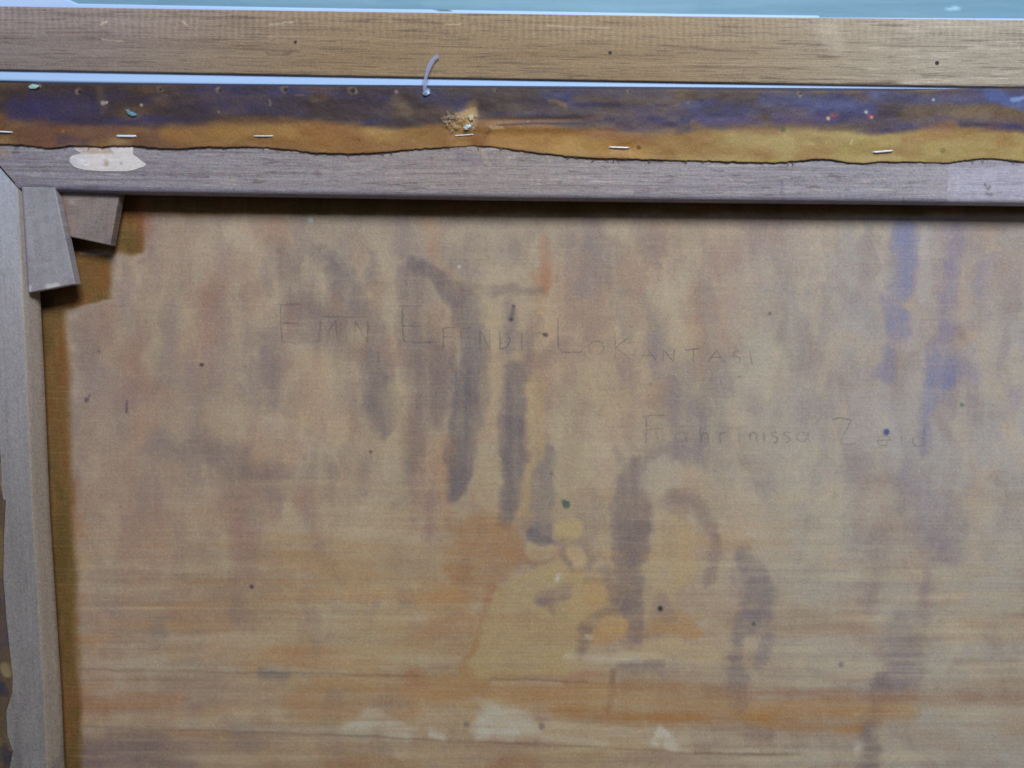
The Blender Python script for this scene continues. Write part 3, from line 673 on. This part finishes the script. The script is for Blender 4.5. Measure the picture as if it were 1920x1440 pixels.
pp.mix(.8 * (1 - sstep(287, 290, Y)) * (1 - sstep(206, 210, X)), (160, 142, 138)); pp.mix(.5 * (1 - sstep(140, 175, X)), (166, 164, 186))
pp.add(8 * fbm(X, Y, 9, 5, 181, 3)); pp.mix(.6 * sstep(.2, .7, fbm(X, Y, 14, 5, 185, 3)), (206, 204, 212))
pp.stroke([(199, 306)], [4], (146, 122, 112), .8, 4); pp.stroke([(227, 307)], [2.5], (140, 128, 128), .7, 3); pp.stroke([(205, 280), (212, 286)], 2, (140, 124, 124), .6, 3)
pp.grit(4, 2, 16)
ptch = slab('bare_patch', X, Y, BAR - 0.00025, BAR + 0.0002, M_WOOD_H, top_bar, pp)
ptch['label'] = 'pale scraped oval patch'

# ---------------------------------------------------------------- folded edge of the canvas over the top bar
FE = [(-200, 268), (0, 270), (40, 271), (62, 273), (82, 277), (106, 277), (130, 273), (160, 273), (190, 276), (215, 273), (262, 274), (300, 278), (335, 279), (380, 275), (430, 276), (480, 275), (540, 280),
      (590, 286), (640, 288), (700, 287), (760, 281), (820, 277), (860, 275), (890, 273), (925, 275), (960, 280), (1000, 285), (1060, 292), (1110, 296), (1180, 298), (1280, 301), (1380, 303), (1450, 305), (1490, 302),
      (1530, 297.5), (1560, 299), (1590, 305), (1620, 306), (1655, 303), (1720, 304), (1780, 305), (1815, 300), (1840, 297), (1870, 298), (1920, 303), (2100, 300), (2300, 306), (2500, 304)]
FT = [(-500, 148), (0, 154), (150, 157), (480, 160), (640, 162), (760, 160.5), (840, 162.5), (1000, 164), (1280, 166.5), (1500, 169), (1700, 168.5), (1800, 165), (1920, 165), (2500, 171)]
xs = axis(-4, 1930, -175, 2460, 1.6, 8)
PX, PY = band(xs, FT, FE, 92)
X, Y = PX, PY
jit = (1.6 * fbm(X, X * 0, 9, 10, 201, 3) + 1.2 * np.abs(fbm(X, X * 0, 3.4, 10, 205, 2)) ** 2) * sstep(.9, 1, np.linspace(0, 1, 92))[:, None]
PY = PY + jit; Y = PY
T0 = curve(FT, X[0])[None]; vv = (Y - T0) / (curve(FE, X[0])[None] - T0)
p = Paint(X, Y, (60, 46, 46), 9, 30, 34)
och = sstep(.47, .66, vv + .17 * fbm(X, Y, 130, 46, 211, 5))
p.mix(och * (.55 + .45 * sstep(150, 700, X)), (118, 84, 44)); p.mix(.75 * och * sstep(1150, 1500, X), (148, 136, 92))
p.mix(.55 * (1 - och) * sstep(800, 1500, X), (104, 88, 72))
p.mix(.6 * och * (1 - sstep(260, 420, X)), (92, 62, 50))
n = fbm(X, Y, 130, 34, 215, 4); p.mix(.85 * np.clip(n * 2.2 + .25, 0, 1) * (1 - och), (50, 46, 92)); 
n = fbm(X, Y, 60, 26, 219, 4); p.mix(.6 * np.clip(n * 2, 0, 1) * (1 - och), (54, 42, 44)); p.mix(.45 * np.clip(-n * 2, 0, 1) * (1 - och), (110, 84, 58))
n = fbm(X, Y, 90, 40, 223, 4); p.mix(.45 * np.clip(n * 2, 0, 1) * och, (120, 78, 44)); p.mix(.4 * np.clip(-n * 2, 0, 1) * och, (158, 134, 82))
S = p.stroke
for a in [([(30, 205), (120, 208), (190, 205)], [18, 20, 12], (52, 46, 96), .75, 14), ([(60, 180), (230, 180)], [8, 8], (50, 42, 84), .5, 10), ([(115, 262), (160, 268)], [8, 5], (56, 42, 74), .6, 10),
          ([(10, 262), (20, 266)], 8, (116, 96, 56), .6, 8), ([(75, 240), (85, 262)], [12, 14], (96, 62, 56), .5, 12), ([(150, 250), (200, 250)], 14, (98, 70, 62), .6, 12),
          ([(190, 165), (196, 205)], [5, 6], (98, 80, 62), .6, 8), ([(320, 180), (560, 205)], [14, 16], (62, 52, 70), .5, 14), ([(300, 232), (520, 225)], [7, 7], (52, 40, 48), .5, 8),
          ([(320, 250), (400, 255)], [16, 18], (138, 100, 52), .6, 12), ([(420, 245), (560, 250), (620, 262)], [12, 14, 14], (132, 92, 44), .5, 12), ([(740, 190), (760, 205)], [12, 10], (100, 84, 70), .7, 12),
          ([(640, 190), (720, 210)], 16, (56, 48, 72), .5, 14), ([(800, 175), (860, 195)], [12, 14], (58, 56, 104), .6, 12), ([(880, 205), (860, 262)], [12, 16], (146, 116, 74), .6, 12),
          ([(930, 190), (1000, 195)], [12, 14], (88, 72, 66), .5, 14), ([(1020, 175), (1070, 182)], [9, 8], (58, 58, 106), .7, 10), ([(1130, 172), (1250, 180)], [8, 9], (70, 62, 88), .6, 12),
          ([(1000, 185), (1040, 198), (1075, 212)], [5, 6, 4], (54, 46, 54), .7, 7), ([(1030, 190), (1060, 198)], 3, (130, 100, 70), .7, 5), ([(960, 205), (1180, 212)], [8, 8], (112, 90, 66), .5, 10),
          ([(1180, 190), (1260, 205)], [10, 10], (100, 82, 66), .5, 12), ([(1280, 198), (1340, 218), (1370, 226)], [5, 9, 8], (62, 58, 92), .75, 8), ([(1300, 228), (1420, 226)], [4, 6], (74, 60, 98), .7, 6),
          ([(1430, 185), (1480, 188), (1580, 200), (1630, 203)], [10, 12, 14, 10], (62, 66, 112), .72, 12), ([(1450, 222), (1560, 225)], [10, 9], (66, 58, 104), .75, 8), ([(1640, 182), (1780, 188), (1920, 180)], [9, 9, 12], (66, 72, 118), .7, 9),
          ([(1860, 178), (1925, 200)], [10, 12], (72, 88, 146), .75, 9), ([(1895, 182), (1915, 178)], [4, 3], (120, 142, 190), .8, 4), ([(1700, 210), (1850, 210)], [12, 12], (106, 92, 78), .55, 10), ([(1600, 226), (1920, 226)], [5, 5], (86, 76, 84), .55, 6),
          ([(1480, 240), (1540, 262)], [8, 6], (120, 100, 68), .5, 10), ([(1700, 262), (1760, 245), (1790, 236)], [8, 11, 7], (132, 96, 62), .65, 9), ([(1380, 262), (1480, 270)], [12, 12], (160, 150, 110), .5, 12),
          ([(930, 262), (1080, 270), (1200, 285)], [14, 16, 8], (160, 124, 66), .55, 12), ([(1300, 232), (1330, 240)], [8, 7], (120, 94, 60), .5, 8), ([(1240, 300), (1460, 302)], 2.5, (146, 132, 56), .5, 3)]:
    S(*a)
for x, y, r, c in [(62, 163, 5, (150, 178, 178)), (74, 161, 3, (120, 130, 110)), (240, 208, 3, (110, 140, 150)), (247, 214, 5, (92, 122, 134)), (254, 216, 3.5, (84, 110, 124)), (265, 197, 2.2, (168, 160, 136)), (193, 193, 4, (150, 138, 128)), (200, 192, 2, (180, 176, 170)),
                   (798, 174, 5, (150, 190, 230)), (802, 170, 4, (130, 165, 215)), (743, 172, 3, (130, 110, 130)), (1553, 222, 3.2, (176, 150, 112)), (1562, 217, 4.5, (112, 58, 72)), (1569, 215, 3, (104, 56, 66)),
                   (1624, 210, 2.6, (160, 170, 160)), (1630, 218, 4, (116, 58, 78)), (1638, 218, 2.5, (104, 58, 74)), (1634, 220, 2, (190, 150, 160)), (1468, 243, 4, (82, 72, 54)), (1464, 236, 2.5, (88, 78, 60)), (1768, 282, 4.5, (108, 96, 58)), (1198, 277, 3.6, (94, 60, 34)),
                   (673, 262, 2, (90, 60, 36)), (410, 210, 1.5, (130, 120, 120)), (118, 246, 1.5, (130, 110, 100)), (1750, 187, 2.2, (140, 150, 190)), (1290, 193, 2, (110, 96, 120)), (1500, 178, 2.6, (120, 110, 90)), (990, 228, 1.5, (150, 120, 80))]:
    p.stroke([(x, y)], [r], c, .9, 2.4, False)
for x, y, r in [(149, 172, 6), (300, 168, 4.5), (412, 170, 5), (535, 168, 7), (661, 170, 8), (930, 170, 4), (1180, 172, 4), (1500, 176, 4)]:
    p.stroke([(x - 2, y - 1)], [r], (112, 96, 82), .6, 3.5, False); a_ = (x * 1.7) % 6.28; p.stroke([(x + r * .8 * math.cos(a_ + k * .55), y + r * .8 * math.sin(a_ + k * .55)) for k in range(2 + int(x) % 5)], [.8 + ((x + 3 * k) % 5) * .28 for k in range(2 + int(x) % 5)], (158, 144, 126), .62, 2.4, True); p.stroke([(x + 1, y)], [r * .5], (30, 22, 24), .9, 2, False)
p.stroke([(555, 185), (572, 178)], 1, (120, 104, 108), .6, 1.6); p.stroke([(502, 186), (504, 198)], 1, (150, 150, 160), .7, 1.6); p.stroke([(1596, 272), (1600, 263)], 1.6, (178, 172, 150), .8, 2)
# crack lines and crease
p.stroke([(780, 224), (800, 227), (828, 224)], 1.1, (56, 36, 30), .85, 1.8, False); p.stroke([(828, 222), (846, 216)], 1.4, (160, 140, 116), .6, 2, False)
p.stroke([(915, 240), (940, 234), (1000, 231), (1060, 232), (1100, 232)], 1.2, (52, 34, 30), .9, 1.8, False)
p.stroke([(925, 231), (1000, 226), (1060, 226), (1130, 221)], 2.5, (130, 96, 84), .5, 4, False)
p.stroke([(894, 245), (930, 242), (948, 246)], [5, 5, 2], (116, 88, 52), .8, 4); p.stroke([(908, 256), (918, 246)], 1.6, (80, 56, 36), .7, 3)
p.stroke([(840, 236), (852, 246), (830, 232)], 4, (104, 80, 48), .6, 5); p.stroke([(862, 218), (886, 212), (884, 234)], [8, 8, 8], (170, 142, 104), .65, 6); p.stroke([(838, 228), (856, 238)], [6, 8], (140, 112, 76), .6, 6); p.stroke([(920, 240), (944, 243)], [3, 2], (166, 142, 106), .6, 3)
p.stroke([(950, 244), (944, 238), (930, 236)], 1.1, (180, 156, 120), .6, 2)
p.c = p.c * (.90 + .10 * np.clip(och + sstep(900, 1700, X), 0, 1))[..., None]
tw = np.sin((X * .62 + Y * 1.0) * 2 * np.pi / 4.6)
p.add(3.0 * tw * (.4 + .6 * och))
p.mix(.35 * sstep(.985, 1.0, vv + .008 * fbm(X, Y, 30, 10, 207, 2)), (44, 28, 22))
p.grit(5.5, 3.2, 17)
wr = 0.0005 * fbm(X, Y, 150, 50, 231, 3) + 0.0002 * fbm(X, Y, 26, 18, 235, 3)
def bump(cx, cy, rx, ry): return np.exp(-((X - cx) / rx) ** 2 - ((Y - cy) / ry) ** 2)
wr = wr + .0012 * bump(868, 228, 34, 15) * (1 + .8 * fbm(X, Y, 16, 12, 239, 3)) + .0007 * bump(1010, 240, 110, 9) - .0004 * bump(1010, 225, 110, 5) + .0006 * bump(1600, 262, 40, 16)
for sx_ in (5, 236, 494, 869, 1161, 1656): wr = wr - .0007 * bump(sx_, 258 + .018 * sx_, 26, 9) + .0004 * bump(sx_ - 34, 262, 16, 22) + .0004 * bump(sx_ + 36, 262, 16, 22)
wr = wr + .00016 * (1 + fbm(X, Y, 60, 400, 209, 2)) * sstep(.9, 1, vv) + 0.0003
fold = slab('folded_edge', PX, PY, BAR - 0.0007, BAR + 0.0004, M_FOLD, pt, p, 0.0012, lift=np.maximum(wr, -.0002), rsides='t')
fold['label'] = 'folded tacking edge stained brown and blue, turned over the upper bar'
# the canvas running over the top of the bar to the front of the picture
xs2 = axis(-4, 1930, -175, 2460, 12, 24)
a = proj(xs2, curve(FT, xs2) + 2, BAR); vs = []; fs = []
for i, q in enumerate(a):
    vs += [(q[0], BAR + .0004, q[2] - .0002), (q[0], 0.0012, q[2] - .0002), (q[0], BAR + .0004, q[2] - .0012), (q[0], 0.0012, q[2] - .0012)]
for i in range(len(a) - 1):
    b = 4 * i; fs += [[b, b + 4, b + 5, b + 1], [b + 2, b + 3, b + 7, b + 6], [b, b + 2, b + 6, b + 4], [b + 1, b + 5, b + 7, b + 3]]
col = np.tile(np.array([[.06, .04, .06]]), (len(vs), 1))
link('edge_wrap', vs, fs, M_FOLD, fold, col, False)

# folded edge down the left side
ys = np.concatenate([np.arange(560, 840, 8), np.arange(840, 1450, 2), np.arange(1450, 1900, 12)])
LE = [(-60, 150), (-40, 500), (-22, 700), (-3, 830), (0, 870), (1, 900), (9, 938), (6, 1000), (4, 1080), (10, 1160), (17, 1230), (22, 1270), (21, 1300), (10, 1335), (12, 1380), (22, 1410), (16, 1440), (40, 1600), (30, 1900)]
PX, PY = vband(ys, [(q[0] - 6, q[1]) for q in LO], LE, 60)
p = Paint(PX, PY, (84, 70, 58), 6, 60, 24)
p.mix(.7 * np.clip(2 * fbm(PX, PY, 40, 70, 241, 4), 0, 1), (60, 56, 82)); p.mix(.6 * np.clip(2 * fbm(PX, PY, 30, 50, 245, 4), 0, 1), (112, 90, 62))
p.stroke([(10, 1252), (13, 1262)], [7, 6], (150, 134, 104), .7, 5); p.stroke([(2, 1285), (6, 1300)], [8, 8], (48, 50, 66), .85, 6); p.stroke([(4, 1410), (14, 1425)], 10, (46, 46, 62), .8, 8)
p.stroke([(2, 1170), (6, 1215)], 5, (96, 70, 62), .6, 6); p.stroke([(2, 870), (3, 900), (9, 936)], 1.6, (170, 160, 160), .8, 2, False)
p.grit(4, 3, 18)
lf = slab('folded_edge', PX, PY, BAR - 0.0008, BAR + 0.0004, M_FOLD, pt, p, 0.0006, lift=.0002 + .0003 * np.abs(fbm(PX, PY, 60, 90, 251, 3)), rsides='r')
lf['label'] = 'ragged folded edge on the left bar'

# ---------------------------------------------------------------- tubes: staples, torn fibres, thread
def tube(path, rad, n=8, flat=1.0):
    path = np.array(path, float); vs, fs = [], []
    if np.isscalar(rad): rad = [rad] * len(path)
    for i, q in enumerate(path):
        t = path[min(i + 1, len(path) - 1)] - path[max(i - 1, 0)]; t /= np.linalg.norm(t)
        up = np.array([0, 1.0, 0]) if abs(t[1]) < .8 else np.array([0, 0, 1.0])
        a_ = np.cross(t, up); a_ /= np.linalg.norm(a_); b_ = np.cross(a_, t)
        for k in range(n):
            an = 2 * math.pi * k / n
            vs.append(q + a_ * math.cos(an) * rad[i] + b_ * math.sin(an) * rad[i] * flat)
    for i in range(len(path) - 1):
        for k in range(n):
            fs.append([i * n + k, i * n + (k + 1) % n, (i + 1) * n + (k + 1) % n, (i + 1) * n + k])
    fs.append(list(range(n))[::-1]); fs.append([(len(path) - 1) * n + k for k in range(n)])
    return vs, fs
for (x0, y0, x1, y1, w) in [(-14, 246, 22, 248, 1.7), (218, 255, 255, 255.5, 2.3), (475, 255, 512, 255, 1.3), (852, 254.5, 888, 252, 1.15), (1142, 276, 1180, 277, 1.5), (1638, 285.5, 1674, 282.5, 2.0)]:
    Ys = BAR - .0014
    A = proj(x0, y0, Ys); B = proj(x1, y1, Ys)
    t = (B - A) / np.linalg.norm(B - A); pth = [A + np.array([0, .0022, 0]), A + np.array([0, .0006, 0]), A + t * .0005]
    for k in range(1, 8): pth.append(A + (B - A) * k / 8 + np.array([0, .00012 * math.sin(k * 2), 0]))
    pth += [B - t * .0005, B + np.array([0, .0006, 0]), B + np.array([0, .0022, 0])]
    vs, fs = tube(pth, w * .00027, 8, .7)
    link('staple', vs, fs, M_STEEL, fold, smooth=True)
# torn fibres round the old tear
vs, fs = [], []
rs = np.random.RandomState(8)
for k in range(150):                             # loose threads along the cut edge
    x = rs.uniform(-20, 1960); y = float(curve(FE, x)) - 1.5; an = rs.uniform(-.9, .9) + math.pi / 2 * rs.choice([1, 1, .4, 1.6]); ln = rs.uniform(2, 8) * rs.choice([1, 1, 1, 1.8]); pth = []
    for s_ in range(5):
        pth.append(proj(x, y, BAR - .0009 - .0003 * math.sin(s_ + k))); x += ln / 4 * math.cos(an); y += ln / 4 * math.sin(an) * .7; an += rs.uniform(-.5, .5)
    v_, f_ = tube(pth, [.00022 * rs.uniform(.5, 1)] * 5, 4); b = len(vs); vs += v_; fs += [[i + b for i in q] for q in f_]
fr = link('frayed_threads', vs, fs, mat_plain('brown_linen_fibre', (.16, .10, .05), .85), fold, smooth=True); fr['kind'] = 'stuff'
vs, fs = [], []
rs = np.random.RandomState(4)
for k in range(60):
    a0 = rs.uniform(0, 6.28); cx, cy = 866 + rs.uniform(-30, 26), 228 + rs.uniform(-14, 16)
    ln = rs.uniform(5, 15); bend = rs.uniform(-1.3, 1.3); pth = []
    for s_ in range(6):
        an = a0 + bend * s_ / 5; cx += ln / 6 * math.cos(an); cy += ln / 6 * math.sin(an) * .7
        P = proj(cx, cy, BAR - .0024 - .0010 * math.exp(-((cx - 868) / 24) ** 2) - .0004 * math.sin(s_ * .6)); pth.append(P)
    v_, f_ = tube(pth, [rs.uniform(.6, 1.5) * .00016 * (1 - .1 * s_) for s_ in range(6)], 5)
    b = len(vs); vs += v_; fs += [[i + b for i in q] for q in f_]
tf = link('torn_fibres', vs, fs, M_FIBRE, fold, smooth=True); tf['kind'] = 'stuff'
def flake(name, pts, Y, mat, parent):
    n = len(pts); q = [proj(a, b, Y) for a, b in pts]; vs = q + [k + np.array([0, .0008, 0]) for k in q]
    c = sum(q) / n + np.array([0, -.0003, 0]); vs.append(c)
    fs = [[i, (i + 1) % n, 2 * n] for i in range(n)] + [[i, n + i, n + (i + 1) % n, (i + 1) % n] for i in range(n)]
    return link(name, vs, fs, mat, parent, smooth=False)
flake('paint_dab', [(870, 238), (875, 234), (881, 233), (884, 236), (880, 240), (873, 242)], BAR - .0034, M_PAINTDAB, fold)
flake('paint_dab', [(878, 218), (884, 214), (888, 216), (887, 224), (881, 226)], BAR - .0034, M_FIBRE, fold)
flake('paint_dab', [(235, 205), (243, 209), (254, 213), (256, 216), (248, 218), (240, 214)], BAR - .0021, mat_plain('grey_blue_paint', (.16, .30, .36), .5), fold)
flake('paint_dab', [(53, 162), (60, 158), (70, 159), (73, 162), (66, 166), (56, 166)], BAR - .0019, mat_plain('pale_green_paint', (.42, .60, .56), .5), fold)
flake('paint_dab', [(792, 174), (796, 170), (803, 170), (806, 175), (800, 179), (794, 178)], BAR - .0020, M_PAINTDAB, fold)

# white thread hanging from the canvas edge onto the frame
q = [(799, 176, BAR - .003), (796, 166, BAR - .0032), (797, 152, -.0195), (800, 138, -.0180), (805, 124, -.0165), (812, 112, -.0155), (822, 104, -.0150)]
fine = []
for i in range(len(q) - 1):
    for k in range(5):
        t = k / 5; fine.append(proj(q[i][0] * (1 - t) + q[i + 1][0] * t, q[i][1] * (1 - t) + q[i + 1][1] * t, q[i][2] * (1 - t) + q[i + 1][2] * t))
fine.append(proj(*q[-1]))
vs, fs = tube(fine, [.00031 * (3.0 + 1.5 * i / len(fine) + .5 * math.sin(i * .35 + .5)) for i in range(len(fine))], 10, .22)
th = link('thread', vs, fs, M_THREAD, None, smooth=True)
tag(th, 'short translucent whitish thread curling up from the canvas edge over the frame rail', 'thread')

# ---------------------------------------------------------------- corner wedges
X, Y = quadgrid([(40, 350), (102.5, 350), (141, 533), (53, 549.5)], 60, 110)
p = Paint(X, Y, (130, 129, 142), 5, 70)
p.add(7 * fbm(X, Y + X * .3, 40, 9, 261, 4)); p.add(7 * fbm(X - (Y - 350) * .12, Y, 5, 150, 263, 3)); p.mix(.35 * sstep(.3, .7, fbm(X, Y, 26, 30, 267, 4)), (106, 102, 112)); p.add(5 * fbm(X, Y, 30, 60, 265, 3)); p.mix(.5 * sstep(480, 545, Y), (128, 122, 138))
p.stroke([(90, 538), (108, 534)], [4, 3], (184, 184, 190), .7, 5, False); p.stroke([(54, 545), (56, 538)], [3, 2], (190, 184, 184), .7, 4, False)
p.stroke([(50, 489), (100, 487)], 1.5, (120, 110, 124), .5, 3); p.mix(.5 * np.exp(-((X - np.interp(Y, [350, 550], [41, 53])) / 3.) ** 2), (100, 84, 124))
p.grit(6.0, 3, 19)
w = slab('corner_wedge', X, Y, -0.0172, -0.0105, M_WOOD_V, None, p, 0.0004)
tag(w, 'longer pale grey wooden wedge hanging beside the left stretcher bar, cut slantwise at its end', 'wedge', 'wooden wedges in the stretcher corner')
X, Y = quadgrid([(111, 352), (226, 352), (206.5, 460.5), (131, 444)], 80, 70)
p = Paint(X, Y, (114, 104, 108), 5, 74)
p.add(8 * fbm(X, Y, 34, 22, 271, 4)); p.add(6 * fbm(X + (Y - 350) * .1, Y, 5, 130, 273, 3)); p.mix(.35 * sstep(.3, .7, fbm(X, Y, 22, 22, 277, 4)), (92, 82, 82)); p.add(4 * fbm(X, Y + X * .2, 60, 4, 275, 3)); p.mix(.4 * np.clip(2 * fbm(X, Y, 40, 30, 279, 3), 0, 1), (136, 118, 112))
p.stroke([(118, 368), (128, 444)], 2.5, (112, 84, 76), .6, 4); p.stroke([(195, 429)], [3.5], (96, 86, 84), .6, 3); p.stroke([(136, 378)], [4], (150, 140, 140), .6, 5)
p.grit(6.0, 3, 20)
w = slab('corner_wedge', X, Y, -0.0120, -0.0050, M_WOOD_H, None, p, 0.0005)
tag(w, 'shorter brownish wooden wedge under the upper stretcher bar, right of the longer wedge', 'wedge', 'wooden wedges in the stretcher corner')
